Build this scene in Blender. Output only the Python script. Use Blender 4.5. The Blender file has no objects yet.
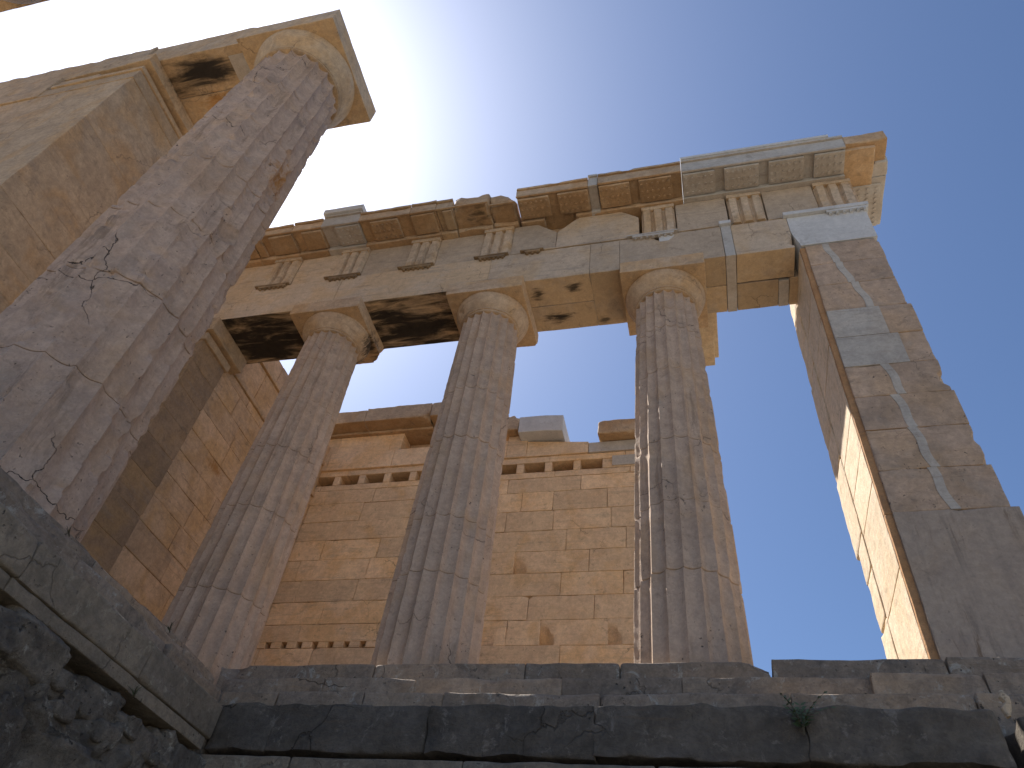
import bpy, math, random
import numpy as np
from mathutils import Vector, Matrix
R_ = math.radians
scene = bpy.context.scene
COL = scene.collection

# ------------------------------------------------------------------ camera, sky, sun, exposure
cam_d = bpy.data.cameras.new('camera')
cam = bpy.data.objects.new('camera', cam_d); COL.objects.link(cam)
cam.location = (2.6747, -6.4153, -2.8891)
cam.rotation_euler = (2.3822, -0.1045, 0.2244)
cam_d.sensor_width = 36.0
cam_d.lens = 739.8 * 36 / 1024
cam_d.clip_end = 3000
scene.camera = cam

SUN_EL, SUN_AZ = 55.0, 61.0           # azimuth measured from +Y towards -X
sdir = Vector((-math.sin(R_(SUN_AZ)) * math.cos(R_(SUN_EL)), math.cos(R_(SUN_AZ)) * math.cos(R_(SUN_EL)), math.sin(R_(SUN_EL))))
world = bpy.data.worlds.new('World'); scene.world = world; world.use_nodes = True
wt = world.node_tree; wt.nodes.clear()
sky = wt.nodes.new('ShaderNodeTexSky'); sky.sky_type = 'NISHITA'; sky.sun_disc = False
sky.sun_elevation = R_(SUN_EL); sky.sun_rotation = R_(-SUN_AZ)
sky.altitude = 100; sky.air_density = 1.0; sky.dust_density = 1.7; sky.ozone_density = 8.0
bg = wt.nodes.new('ShaderNodeBackground'); bg.inputs['Strength'].default_value = 0.080
wo = wt.nodes.new('ShaderNodeOutputWorld')
wt.links.new(sky.outputs[0], bg.inputs['Color']); wt.links.new(bg.outputs[0], wo.inputs['Surface'])
sl = bpy.data.lights.new('sun', 'SUN'); sl.energy = 5.0; sl.angle = R_(0.53); sl.color = (1.0, 0.955, 0.89)
so = bpy.data.objects.new('sun', sl); COL.objects.link(so)
so.rotation_euler = sdir.to_track_quat('Z', 'Y').to_euler(); so.location = (-20, 15, 40)
vs = scene.view_settings
vs.view_transform = 'Standard'; vs.look = 'None'; vs.gamma = 1; vs.use_curve_mapping = False
vs.exposure = 0.85
scene.cycles.max_bounces = 6; scene.cycles.diffuse_bounces = 5

# ------------------------------------------------------------------ numpy noise
def _h(i, j, k, s):
    n = (i.astype(np.int64) * 73856093) ^ (j.astype(np.int64) * 19349663) ^ (k.astype(np.int64) * 83492791) ^ (s * 2654435761)
    n &= 0xffffffff
    n = ((n ^ (n >> 13)) * 1274126177) & 0xffffffff
    n = ((n ^ (n >> 16)) * 2246822519) & 0xffffffff
    n ^= n >> 15
    return (n & 0xffffff) / float(0xffffff)
def vnoise(P, s=0):
    P = np.asarray(P, float); F = np.floor(P); f = P - F; F = F.astype(np.int64); f = f * f * (3 - 2 * f)
    i, j, k = F[:, 0], F[:, 1], F[:, 2]; a, b, c = f[:, 0], f[:, 1], f[:, 2]
    def L(u, v, t): return u + (v - u) * t
    return L(L(L(_h(i, j, k, s), _h(i + 1, j, k, s), a), L(_h(i, j + 1, k, s), _h(i + 1, j + 1, k, s), a), b),
             L(L(_h(i, j, k + 1, s), _h(i + 1, j, k + 1, s), a), L(_h(i, j + 1, k + 1, s), _h(i + 1, j + 1, k + 1, s), a), b), c)
def fbm(P, s=0, o=3):
    r = 0; w = 1.; t = 0
    for n in range(o):
        r = r + w * vnoise(np.asarray(P) * 2 ** n, s + n); t += w; w *= .5
    return r / t
def vecnoise(P, s=0, o=3):
    return np.stack([fbm(P, s + 11 * q, o) - .5 for q in range(3)], 1) * 2
def sstep(x, a, b):
    t = np.clip((x - a) / (b - a), 0, 1); return t * t * (3 - 2 * t)

# ------------------------------------------------------------------ mesh collector
def axis_cuts(a, b, res):
    L = b - a
    e = [t for t in (.008, .022, .05) if t < L * .4]
    n = max(1, int(round((L - 2 * (e[-1] if e else 0)) / res)))
    lo = a + (e[-1] if e else 0); hi = b - (e[-1] if e else 0)
    mid = np.linspace(lo, hi, n + 1)
    return np.array([a] + [a + t for t in e[:-1]] + list(mid) + [b - t for t in reversed(e[:-1])] + [b])
_seed = [1]
class MB:
    def __init__(s): s.V = []; s.F = []; s.n = 0
    def add(s, V, F):
        V = np.asarray(V, float); F = np.asarray(F, np.int64)
        s.V.append(V); s.F.append(F + s.n); s.n += len(V)
    def block(s, x0, x1, y0, y1, z0, z1, res=.09, chip=.012, rough=.003, dents=(), fn=None, gap=.0015, big=0.0):
        """ a hewn stone: edges rounded and chipped by noise """
        _seed[0] += 1; sd = _seed[0] % 97
        x0 += gap; x1 -= gap; z0 += gap; z1 -= gap; y0 += gap; y1 -= gap
        ax = [axis_cuts(x0, x1, res), axis_cuts(y0, y1, res), axis_cuts(z0, z1, res)]
        nx, ny, nz = [len(a) for a in ax]
        m = np.zeros((nx, ny, nz), bool); m[0] = m[-1] = True; m[:, 0] = m[:, -1] = True; m[:, :, 0] = m[:, :, -1] = True
        idx = -np.ones((nx, ny, nz), np.int64); idx[m] = np.arange(m.sum())
        G = np.stack(np.meshgrid(*ax, indexing='ij'), -1)[m]
        fs = []
        def q(a, flip):
            f = np.stack([a[:-1, :-1], a[1:, :-1], a[1:, 1:], a[:-1, 1:]], -1).reshape(-1, 4)
            fs.append(f[:, ::-1] if flip else f)
        q(idx[0], True); q(idx[-1], False); q(idx[:, 0], False); q(idx[:, -1], True); q(idx[:, :, 0], True); q(idx[:, :, -1], False)
        lo = np.array([x0, y0, z0]); hi = np.array([x1, y1, z1])
        n1 = fbm(G * 3.1, sd, 3); n2 = fbm(G * 9, sd + 5, 2)
        r = chip * (.25 + 1.4 * sstep(n1 * .6 + n2 * .4, .42, .75)) + big * sstep(n1, .55, .75)
        r = np.minimum(r, .45 * (hi - lo).min())[:, None]
        q_ = np.clip(G, lo + r, hi - r); d = G - q_; ln = np.linalg.norm(d, axis=1, keepdims=True)
        V = np.where(ln > 1e-9, q_ + d / np.maximum(ln, 1e-9) * np.minimum(r, ln), G)
        V = V + vecnoise(G * 5, sd + 20, 3) * rough
        V = dent(V, dents, sd)
        if fn is not None: V = fn(V)
        s.add(V, np.concatenate(fs))
    def ring(s, rows, closed=True, cap=True):
        """ rows: (n_rows, n_pts, 3) """
        nr, npt, _ = rows.shape
        idx = np.arange(nr * npt).reshape(nr, npt)
        nxt = np.roll(idx, -1, axis=1)
        f = np.stack([idx[:-1], nxt[:-1], nxt[1:], idx[1:]], -1).reshape(-1, 4)
        V = rows.reshape(-1, 3)
        fs = [f]
        if cap:
            c0 = rows[0].mean(0); c1 = rows[-1].mean(0); V = np.vstack([V, c0, c1]); a = nr * npt
            fs.append(np.stack([nxt[0], idx[0], np.full(npt, a), np.full(npt, a)], -1))
            fs.append(np.stack([idx[-1], nxt[-1], np.full(npt, a + 1), np.full(npt, a + 1)], -1))
        s.add(V, np.concatenate(fs))
    def cone(s, c, r0, r1, h, n=8):
        t = np.arange(n) / n * 2 * np.pi
        rows = np.stack([np.stack([c[0] + r * np.cos(t), c[1] + r * np.sin(t), np.full(n, z)], 1) for r, z in ((r0, c[2] - h), (r1, c[2]))])
        s.ring(rows)
    def build(s, name, mat, parent=None, smooth=38):
        V = np.concatenate(s.V); F = np.concatenate(s.F)
        tri = F[:, 2] == F[:, 3]
        tot = np.where(tri, 3, 4)
        start = np.concatenate([[0], np.cumsum(tot)[:-1]])
        loops = F[np.stack([np.ones(len(F), bool)] * 3 + [~tri], 1)]
        me = bpy.data.meshes.new(name)
        me.vertices.add(len(V)); me.vertices.foreach_set('co', V.astype(np.float32).ravel())
        me.loops.add(len(loops)); me.loops.foreach_set('vertex_index', loops.astype(np.int32))
        me.polygons.add(len(F)); me.polygons.foreach_set('loop_start', start.astype(np.int32)); me.polygons.foreach_set('loop_total', tot.astype(np.int32))
        me.update(calc_edges=True); me.validate()
        if smooth:
            me.shade_smooth(); me.set_sharp_from_angle(angle=R_(smooth))
        me.materials.append(mat)
        o = bpy.data.objects.new(name, me); COL.objects.link(o)
        if parent is not None:
            o.parent = parent; o.matrix_parent_inverse = Matrix.Translation(-parent.location)
        return o
def dent(V, dents, sd=0):
    for (cx, cy, cz, r) in dents:
        c = np.array([cx, cy, cz]); d = V - c; L = np.linalg.norm(d, axis=1)
        near = L < r * 1.4
        if not near.any(): continue
        rr = r * (.75 + .5 * fbm(V * 7, sd + 31, 3))
        ins = near & (L < rr)
        V = V.copy(); V[ins] = c + d[ins] / np.maximum(L[ins], 1e-6)[:, None] * rr[ins][:, None]
    return V
def tag(o, label=None, cat=None, group=None, kind=None):
    if label: o['label'] = label
    if cat: o['category'] = cat
    if group: o['group'] = group
    if kind: o['kind'] = kind
    return o
def thing(name, loc, label, cat, group=None):
    o = bpy.data.objects.new(name, None); COL.objects.link(o); o.location = loc; o.empty_display_size = .3
    return tag(o, label, cat, group)

# ------------------------------------------------------------------ materials
class NT:
    def __init__(s, name):
        s.m = bpy.data.materials.new(name); s.m.use_nodes = True; s.t = s.m.node_tree; s.t.nodes.clear()
        s.out = s.n('OutputMaterial'); s.b = s.n('BsdfPrincipled'); s.l(s.b.outputs[0], s.out.inputs[0])
        s.geo = s.n('NewGeometry'); s.pos = s.geo.outputs['Position']
    def n(s, t): return s.t.nodes.new('ShaderNode' + t)
    def l(s, a, b): s.t.links.new(a, b)
    def put(s, v, sock):
        if isinstance(v, bpy.types.NodeSocket): s.l(v, sock)
        else: sock.default_value = v
    def math(s, op, a, b=0., c=0., clamp=False):
        n = s.n('Math'); n.operation = op; n.use_clamp = clamp
        s.put(a, n.inputs[0]); s.put(b, n.inputs[1]); s.put(c, n.inputs[2]); return n.outputs[0]
    def vm(s, op, a, b=(0, 0, 0)):
        n = s.n('VectorMath'); n.operation = op; s.put(a, n.inputs[0]); s.put(b, n.inputs[1])
        return n.outputs['Value'] if op in ('LENGTH', 'DOT_PRODUCT') else n.outputs[0]
    def noise(s, scale, vec=None, detail=4, rough=.55, dist=0.):
        n = s.n('TexNoise'); s.l(vec if vec is not None else s.pos, n.inputs['Vector'])
        n.inputs['Scale'].default_value = scale; n.inputs['Detail'].default_value = detail
        n.inputs['Roughness'].default_value = rough; n.inputs['Distortion'].default_value = dist
        return n.outputs[0]
    def ramp(s, v, a, b, lo=0., hi=1.):
        n = s.n('MapRange'); n.interpolation_type = 'SMOOTHSTEP'; s.put(v, n.inputs[0])
        n.inputs[1].default_value = a; n.inputs[2].default_value = b; n.inputs[3].default_value = lo; n.inputs[4].default_value = hi
        return n.outputs[0]
    def mix(s, f, a, b, mode='MIX'):
        n = s.n('Mix'); n.data_type = 'RGBA'; n.blend_type = mode
        s.put(f, n.inputs[0]); s.put(a, n.inputs[6]); s.put(b, n.inputs[7]); return n.outputs[2]
    def scalev(s, vec3): return s.vm('MULTIPLY', s.pos, vec3)
def c4(c): return (c[0], c[1], c[2], 1)

def stone(name, base, alt, ochre=(.50, .30, .12), och=0.25, under=0.5, grey=(.27, .26, .25), gr=.35, vein=(1.2, 1.2, 9), dark=.5,
          crack=.5, pits=.5, bump=1., isl=.22, stains=(), stain_down=False, rust=(), crackscale=1.1, bed=(1.3, 1.3, 24), bedk=.35, mott=.62, lichen=0.):
    warm = lambda c: (c[0] * 1.05, c[1] * .97, c[2] * .88)
    if not name.startswith(('new', 'toned')): base, alt, grey = warm(base), warm(alt), warm(grey)
    t = NT(name)
    big = t.noise(.9, detail=3); mid = t.noise(3.3, detail=5, rough=.62)
    col = t.mix(t.ramp(mid, .35, .68), c4(base), c4(alt))
    island = t.geo.outputs['Random Per Island']
    # ochre patina in patches, and where rain does not reach
    on = t.noise(1.7, t.vm('ADD', t.pos, (7.3, 2.1, 5.5)), detail=4, dist=.6)
    of = t.ramp(t.math('ADD', on, t.math('MULTIPLY', t.math('SUBTRACT', island, .5), isl * .8)), .45, .68, 0, och)
    nz = t.n('SeparateXYZ'); t.l(t.geo.outputs['True Normal'], nz.inputs[0])
    dn = t.ramp(t.math('MULTIPLY', nz.outputs[2], -1.), .88, .97, 0, under)
    of = t.math('MAXIMUM', of, t.math('MULTIPLY', dn, t.ramp(mid, .25, .55, .6, 1.)))
    col = t.mix(of, col, c4(ochre))
    # grey veins along the bedding
    vn = t.noise(1.6, t.scalev(vein), detail=6, rough=.6, dist=.35)
    col = t.mix(t.math('MULTIPLY', t.ramp(vn, .52, .70), t.ramp(big, .38, .62, .25 * gr, gr)), col, c4(grey))
    # fine grain
    gn = t.noise(38, detail=4, rough=.7)
    col = t.mix(1., col, t.mix(gn, (.80, .80, .80, 1), (1.20, 1.19, 1.17, 1)), 'MULTIPLY')
    # each block its own tone
    col = t.mix(1., col, t.mix(island, c4((1 - isl,) * 3), c4((1 + isl * .7, 1 + isl * .62, 1 + isl * .5))), 'MULTIPLY')
    fm = t.noise(13, detail=9, rough=.76, dist=.4)
    col = t.mix(1., col, t.mix(t.ramp(fm, .30, .70), c4((1 - .30 * mott,) * 3), c4((1 + .24 * mott, 1 + .23 * mott, 1 + .20 * mott))), 'MULTIPLY')
    bn = t.noise(1.0, t.vm('MULTIPLY', t.vm('ADD', t.pos, t.vm('MULTIPLY', t_color(t, 3.0), (.10, .10, .10))), bed), detail=6, rough=.7)
    col = t.mix(t.math('MULTIPLY', t.ramp(bn, .56, .66), t.ramp(big, .36, .60, .25 * bedk, bedk)), col, t.mix(mid, (.13, .10, .075, 1), (.22, .14, .08, 1)))
    d2 = t.noise(5.5, t.vm('ADD', t.pos, (13.1, 2.2, 6.7)), detail=10, rough=.74, dist=.5)
    col = t.mix(t.ramp(d2, .57, .66, 0, .25 + .5 * dark), col, (.15, .115, .085, 1))
    if lichen:
        ln = t.noise(6.5, t.vm('ADD', t.pos, (5.5, 1.3, 3.3)), detail=10, rough=.78, dist=.7)
        col = t.mix(t.ramp(ln, .56, .64, 0, lichen), col, c4([min(.5, v * 2.1) for v in base]))
    # dirt: large soft blots and fine pits
    dm = t.noise(2.4, t.vm('ADD', t.pos, (3.1, 9.2, 1.7)), detail=7, rough=.68, dist=.8)
    df = t.ramp(dm, .56, .72, 0, dark)
    col = t.mix(df, col, (.11, .095, .08, 1))
    pv = t.noise(26, detail=3, rough=.6)
    pf = t.math('MULTIPLY', t.ramp(pv, .63, .72), t.ramp(dm, .40, .62, .1, pits))
    col = t.mix(pf, col, (.07, .06, .05, 1))
    # cracks
    wv = t.vm('ADD', t.pos, t.vm('MULTIPLY', t.vm('SUBTRACT', t_color(t, 2.0), (.5, .5, .5)), (.38, .38, .38)))
    wv = t.vm('ADD', wv, t.vm('MULTIPLY', t.vm('SUBTRACT', t_color(t, 11.0), (.5, .5, .5)), (.13, .13, .13)))
    vo = t.n('TexVoronoi'); vo.feature = 'DISTANCE_TO_EDGE'; vo.inputs['Scale'].default_value = crackscale; t.l(wv, vo.inputs['Vector'])
    ck = t.math('MULTIPLY', t.ramp(vo.outputs[0], .001, .0075, 1, 0), t.ramp(t.noise(.8, t.vm('ADD', t.pos, (21., 3., 8.)), detail=2), .54, .64, 0, crack))
    col = t.mix(ck, col, (.06, .05, .04, 1))
    # black crusts and rust in places of their own
    for lst, cc in ((stains, t.mix(t.noise(9, detail=6), (.012, .010, .008, 1), (.05, .036, .024, 1))), (rust, (.36, .17, .045, 1))):
        for (cx, cy, cz, sx, sy, sz, k) in lst:
            d = t.vm('LENGTH', t.vm('MULTIPLY', t.vm('SUBTRACT', t.pos, (cx, cy, cz)), (1 / sx, 1 / sy, 1 / sz)))
            sn = t.noise(2.6 if sx > .5 else 7., t.scalev((.55, 2.4, 1.5)), detail=9, rough=.62, dist=.5)
            v = t.math('ADD', t.math('SUBTRACT', 1., d), t.math('MULTIPLY', t.math('SUBTRACT', sn, .5), 2.2))
            if stain_down and lst is stains: v = t.math('MULTIPLY', v, t.ramp(t.math('MULTIPLY', nz.outputs[2], -1.), .5, .9))
            col = t.mix(t.ramp(v, .12, .85, 0, k), col, cc)
    t.l(col, t.b.inputs['Base Color'])
    t.b.inputs['Roughness'].default_value = .82
    t.b.inputs['Specular IOR Level'].default_value = .25
    h = t.math('ADD', t.math('MULTIPLY', t.noise(9, detail=9, rough=.72), .55), t.math('MULTIPLY', gn, .12))
    h = t.math('SUBTRACT', h, t.math('MULTIPLY', pf, .25)); h = t.math('SUBTRACT', h, t.math('MULTIPLY', ck, .6))
    h = t.math('ADD', h, t.math('MULTIPLY', vn, .25))
    bp = t.n('Bump'); bp.inputs['Strength'].default_value = min(1., .7 * bump); bp.inputs['Distance'].default_value = .03 * max(1., .7 * bump)
    t.l(h, bp.inputs['Height']); t.l(bp.outputs[0], t.b.inputs['Normal'])
    return t.m
def t_color(t, scale):
    n = t.n('TexNoise'); t.l(t.pos, n.inputs['Vector']); n.inputs['Scale'].default_value = scale; n.inputs['Detail'].default_value = 3
    return n.outputs['Color']

M = {}
M['front'] = stone('weathered_marble_front', (.44, .36, .285), (.35, .29, .24), och=.45, under=.85, vein=(1.1, 1.1, 10), gr=.3, dark=.25, crack=.5,
                   ochre=(.52, .31, .12))
M['arch'] = stone('weathered_marble_architrave', (.51, .445, .375), (.44, .385, .325), och=.5, under=.85, vein=(1.0, 1.0, 10), gr=.5, dark=.15, crack=.5, mott=.4, ochre=(.52, .36, .20),
                  stain_down=True, stains=[(-3.8, .12, 5.85, 2.4, 1.35, .3, 1), (-1.22, 0.16, 5.85, 2.0, 1.25, .3, 1),
                          (.95, .28, 5.85, .30, .15, .1, 1), (.72, -.2, 5.85, .14, .14, .1, .9), (1.25, -.25, 5.85, .16, .1, .1, .9), (1.6, .4, 5.85, .12, .1, .1, .8)])
M['column'] = stone('column_marble', (.50, .405, .335), (.41, .33, .275), och=.35, under=.12, vein=(2.2, 2.2, 1.4), bed=(7.5, 7.5, .55), bedk=.42, mott=.45, gr=.3, dark=.15, crack=.6, pits=.9, bump=1.2,
                    isl=0, ochre=(.47, .30, .15))
M['capital'] = stone('capital_marble', (.50, .41, .32), (.42, .33, .25), och=.5, under=.55, gr=.2, dark=.25, crack=.5, isl=.1,
                     stains=[(-2.05, .18, 5.6, .22, .35, .3, .95), (-2.3, .45, 5.4, .18, .2, .3, .9), (.33, -.1, 5.55, .14, .3, .2, .8), (-.42, -.05, 5.62, .12, .25, .12, .95), (-2.95, 0, 5.62, .12, .3, .12, .8)])
M['bigcol'] = stone('large_column_marble', (.48, .385, .325), (.39, .31, .265), och=.3, under=.1, vein=(2.0, 2.0, 1.2), bed=(7.5, 7.5, .55), bedk=.5, mott=.5, gr=.35, dark=.25, crack=1., pits=1., bump=1.5, isl=0,
                    crackscale=1.3, rust=[(-1.98, -2.8, 5.3, .3, .35, .5, .9)], ochre=(.46, .29, .15))
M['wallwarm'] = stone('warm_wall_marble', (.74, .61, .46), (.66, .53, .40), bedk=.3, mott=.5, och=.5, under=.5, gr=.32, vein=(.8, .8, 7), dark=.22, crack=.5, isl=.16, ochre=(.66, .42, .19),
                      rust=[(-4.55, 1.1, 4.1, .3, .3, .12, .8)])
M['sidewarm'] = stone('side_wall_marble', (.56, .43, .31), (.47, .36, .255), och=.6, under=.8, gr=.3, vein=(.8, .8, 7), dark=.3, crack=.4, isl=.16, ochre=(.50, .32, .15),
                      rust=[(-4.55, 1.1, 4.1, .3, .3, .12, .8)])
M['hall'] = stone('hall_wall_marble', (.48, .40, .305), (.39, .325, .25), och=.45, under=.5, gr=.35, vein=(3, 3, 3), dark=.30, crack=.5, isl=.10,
                  stains=[(-4.6, -3.28, 8.85, 1.1, .42, .2, 1), (-3.5, -3.3, 8.8, .35, .4, .3, 1), (-4.2, -2.5, 8.85, .9, .25, .12, .8)],
                  rust=[(-4.5, -2.7, 8.85, .5, .4, .2, .8)])
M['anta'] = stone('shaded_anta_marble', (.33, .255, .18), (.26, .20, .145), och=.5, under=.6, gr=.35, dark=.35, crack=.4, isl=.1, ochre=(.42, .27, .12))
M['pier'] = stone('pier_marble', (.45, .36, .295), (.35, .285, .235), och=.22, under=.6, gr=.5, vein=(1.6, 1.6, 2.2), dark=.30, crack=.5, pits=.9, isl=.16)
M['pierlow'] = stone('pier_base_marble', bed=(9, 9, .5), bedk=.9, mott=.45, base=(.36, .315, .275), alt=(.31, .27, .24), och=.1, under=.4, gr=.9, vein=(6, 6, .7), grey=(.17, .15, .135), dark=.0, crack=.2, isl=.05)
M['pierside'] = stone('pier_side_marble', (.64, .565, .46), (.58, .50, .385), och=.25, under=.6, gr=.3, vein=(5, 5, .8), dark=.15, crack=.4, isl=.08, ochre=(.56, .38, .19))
M['step'] = stone('step_marble', (.33, .285, .24), (.25, .215, .185), och=.15, under=.3, gr=.5, dark=.75, crack=.6, pits=1., isl=.25, bump=1.7, lichen=.5, mott=.9)
M['dark'] = stone('dark_limestone', (.15, .14, .128), (.10, .094, .086), och=.2, under=.0, ochre=(.14, .12, .095), grey=(.17, .16, .145), gr=.8, vein=(1.5, 1.5, 4), dark=.6, crack=.6, isl=.22, bump=2.2, lichen=.45, mott=.9)
M['poros'] = stone('grey_slab_stone', (.26, .23, .19), (.20, .18, .15), och=.10, under=.3, gr=.4, dark=.8, crack=.3, pits=1., isl=.14, lichen=.35, mott=.9, bump=1.6, ochre=(.25, .2, .12))
M['rock'] = stone('rough_rock', (.24, .225, .20), (.13, .12, .108), och=.05, under=.0, ochre=(.2, .16, .1), gr=.5, vein=(4, 4, 4), dark=.9, crack=0., pits=1., isl=.2, bump=5, lichen=.7, mott=1.2, crackscale=2.5)
M['new'] = stone('new_white_marble', (.56, .56, .555), (.50, .50, .495), och=.04, under=.12, gr=.35, vein=(1, 1, 5), grey=(.40, .41, .42), dark=.05, crack=0, pits=.1, isl=.04, mott=.25, bedk=.12, bump=.35, ochre=(.55, .47, .36))
M['newold'] = stone('toned_repair_marble', (.47, .455, .43), (.41, .395, .37), och=.08, under=.3, gr=.4, vein=(1, 1, 5), grey=(.33, .33, .32), dark=.1, crack=.1, pits=.2, isl=.04, mott=.4, bedk=.25, bump=.5)
M['cornice'] = stone('cornice_marble', (.50, .41, .31), (.41, .33, .25), och=.6, under=.8, gr=.2, dark=.45, crack=.3, isl=.18, ochre=(.42, .25, .115),
                     stains=[(-.3, -.7, 7.45, .35, .3, .15, .7)])
M['beam'] = stone('beam_marble', (.55, .47, .36), (.48, .40, .30), och=.2, under=.3, gr=.15, dark=.1, crack=.1, isl=.05)
M['pierpatch'] = stone('toned_pier_repair', (.45, .415, .37), (.38, .35, .315), och=.08, under=.2, gr=.4, dark=.12, crack=.1, pits=.3, isl=.06, mott=.5, bedk=.3, bump=.6)
M['floor'] = stone('floor_marble', (.68, .60, .49), (.60, .52, .42), och=.15, under=0, gr=.15, dark=.1, crack=.1, isl=.08, mott=.4)
M['trig'] = stone('triglyph_marble', (.54, .46, .37), (.45, .38, .305), och=.5, under=.6, gr=.3, dark=.4, crack=.2, isl=.0, bed=(6, 6, .8))
M['regula'] = stone('sooty_marble', (.31, .24, .16), (.20, .15, .105), och=.5, under=.3, dark=.7, isl=.1, ochre=(.34, .22, .1))
M['cornerstrip'] = stone('bounce_tinted_corner_marble', (.42, .26, .14), (.36, .21, .11), och=.5, under=.5, gr=.1, dark=.2, crack=.2, isl=.05, ochre=(.45, .24, .1))  # orange base colour paints in warm bounced light on the shaded pier corner
def ground_mat():
    t = NT('ground_marble_rubble')
    n = t.noise(.35, detail=8, rough=.7); g = t.noise(14, detail=5)
    col = t.mix(t.ramp(n, .35, .65), (.40, .35, .28, 1), (.30, .27, .22, 1))
    col = t.mix(t.ramp(g, .4, .7, 0, .4), col, (.2, .18, .15, 1))
    t.l(col, t.b.inputs['Base Color']); t.b.inputs['Roughness'].default_value = .95
    bp = t.n('Bump'); bp.inputs['Distance'].default_value = .05; t.l(t.math('ADD', g, n), bp.inputs['Height']); t.l(bp.outputs[0], t.b.inputs['Normal'])
    return t.m
M['ground'] = ground_mat()
def leaf_mat(name, c):
    t = NT(name); n = t.noise(30)
    t.l(t.mix(n, c4(c), c4([v * 1.6 for v in c])), t.b.inputs['Base Color']); t.b.inputs['Roughness'].default_value = .6
    return t.m
M['leaf'] = leaf_mat('weed_leaf', (.05, .075, .028)); M['stem'] = leaf_mat('weed_stem', (.06, .05, .03))

# ------------------------------------------------------------------ ground and floor
g = MB()
xs = np.concatenate([[-600, -200, -60], np.linspace(-30, 30, 61), [60, 200, 600]])
X, Y = np.meshgrid(xs, xs, indexing='ij'); Z = -4.55 + .15 * (fbm(np.stack([X.ravel() * .4, Y.ravel() * .4, 0 * X.ravel()], 1), 3, 4) - .5).reshape(X.shape)
idx = np.arange(X.size).reshape(X.shape)
g.add(np.stack([X.ravel(), Y.ravel(), Z.ravel()], 1), np.stack([idx[:-1, :-1], idx[1:, :-1], idx[1:, 1:], idx[:-1, 1:]], -1).reshape(-1, 4))
tag(g.build('ground', M['ground'], smooth=60), kind='structure')
g = MB()
for i, x0 in enumerate(np.arange(-1.7, 5.5, 1.21)):
    for j, y0 in enumerate(np.arange(.7, 3.7, 1.0)):
        g.block(x0 - 2.9, x0 - 1.69, y0, y0 + 1.0, -.30, -.01, res=.5, chip=.006)
for i, x0 in enumerate(np.arange(1.7, 5.3, 1.2)):
    for y0 in (.7, 1.7, 2.7):
        g.block(x0 + .9, x0 + 2.1, y0, y0 + 1.0, -.30, -.01, res=.5, chip=.006)
for x0 in np.arange(-10.4, -3.3, 1.3):
    for y0 in np.arange(-11.2, -1.9, 1.3):
        g.block(x0, x0 + 1.3, y0, y0 + 1.3, -.30, -.012, res=.6, chip=.006)
tag(g.build('floor', M['floor']), kind='structure')

# ------------------------------------------------------------------ stepped base of the wing
H = .285
st = thing('stone_steps', (1.9, -.8, -1.14), 'long weathered marble steps under the three columns with a dark bottom course', 'steps')
rnd = random.Random(4)
def course(x_list, y0, y1, z0, z1, mat, name, parent, **k):
    m = MB()
    for a, b in zip(x_list[:-1], x_list[1:]):
        off = rnd.uniform(-.006, .006)
        m.block(a, b, y0 + off, y1, z0, z1, **k)
    return m.build(name, mat, parent)
kw = dict(res=.06, chip=.018, rough=.012, big=.02)
# stylobate with the broken gap right of the third column
m = MB()
for a, b in ((-1.72, -.2), (-.2, 1.16), (1.16, 1.95), (1.95, 3.11)):
    dn = [(3.12, -.66, .12, .22), (2.95, -.75, .14, .18)] if b > 3 else []
    if a < -1: dn = [(-1.6, -.7, .02, .16), (-1.2, -.72, .05, .1)]
    m.block(a, b, -.63, .7, -H, 0, res=.075, chip=.012, rough=.006, big=.01, dents=dn)
m.block(3.13, 4.36, -.635, .7, -H, .02, res=.075, chip=.02, rough=.006)
m.block(4.36, 5.9, -.65, .7, -H, .02, res=.075, chip=.02, rough=.006)
m.block(5.9, 7.2, -.64, .7, -H, .01, res=.075, chip=.02, rough=.006)
m.build('step_course', M['step'], st)
course([-1.42, -.45, .35, 1.55, 2.45, 3.74], -.96, -.3, -2 * H, -H, M['step'], 'step_course', st, **kw)
course([3.74, 4.45, 5.6, 7.3], -1.03, -.3, -2 * H, -H, M['step'], 'step_course', st, **kw)
course([-1.1, -.6, .12, .75, 1.9, 3.16, 4.25], -1.33, -.8, -3 * H, -2 * H, M['step'], 'step_course', st, **kw)
course([4.25, 5.5, 7.4], -1.36, -.8, -3 * H, -2 * H, M['step'], 'step_course', st, **kw)
course([-.80, -.33, .81, 1.93, 3.17, 4.22], -1.70, -1.0, -4 * H, -3 * H + .035, M['dark'], 'dark_course', st, res=.04, chip=.014, rough=.034, big=.03)
course([4.32, 5.6, 7.4], -1.70, -1.0, -4 * H, -3 * H, M['dark'], 'dark_course', st, res=.045, chip=.03, rough=.034, big=.05)
course([-.80, -.1, 1.1, 2.3, 3.4, 4.6, 5.9, 7.4], -1.72, -1.0, -5.3 * H, -4 * H - .04, M['poros'], 'foundation_course', st, res=.1, chip=.03, rough=.008)
for k in range(6):
    z1 = -5.3 * H - k * .5
    if z1 < -4.4: break
    course(list(np.arange(-.8 + .3 * (k % 2), 7.5, .97)), -1.80 - .03 * k, -1.0, z1 - .5, z1, M['poros'], 'foundation_course', st, res=.14, chip=.05, rough=.015)

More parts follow.
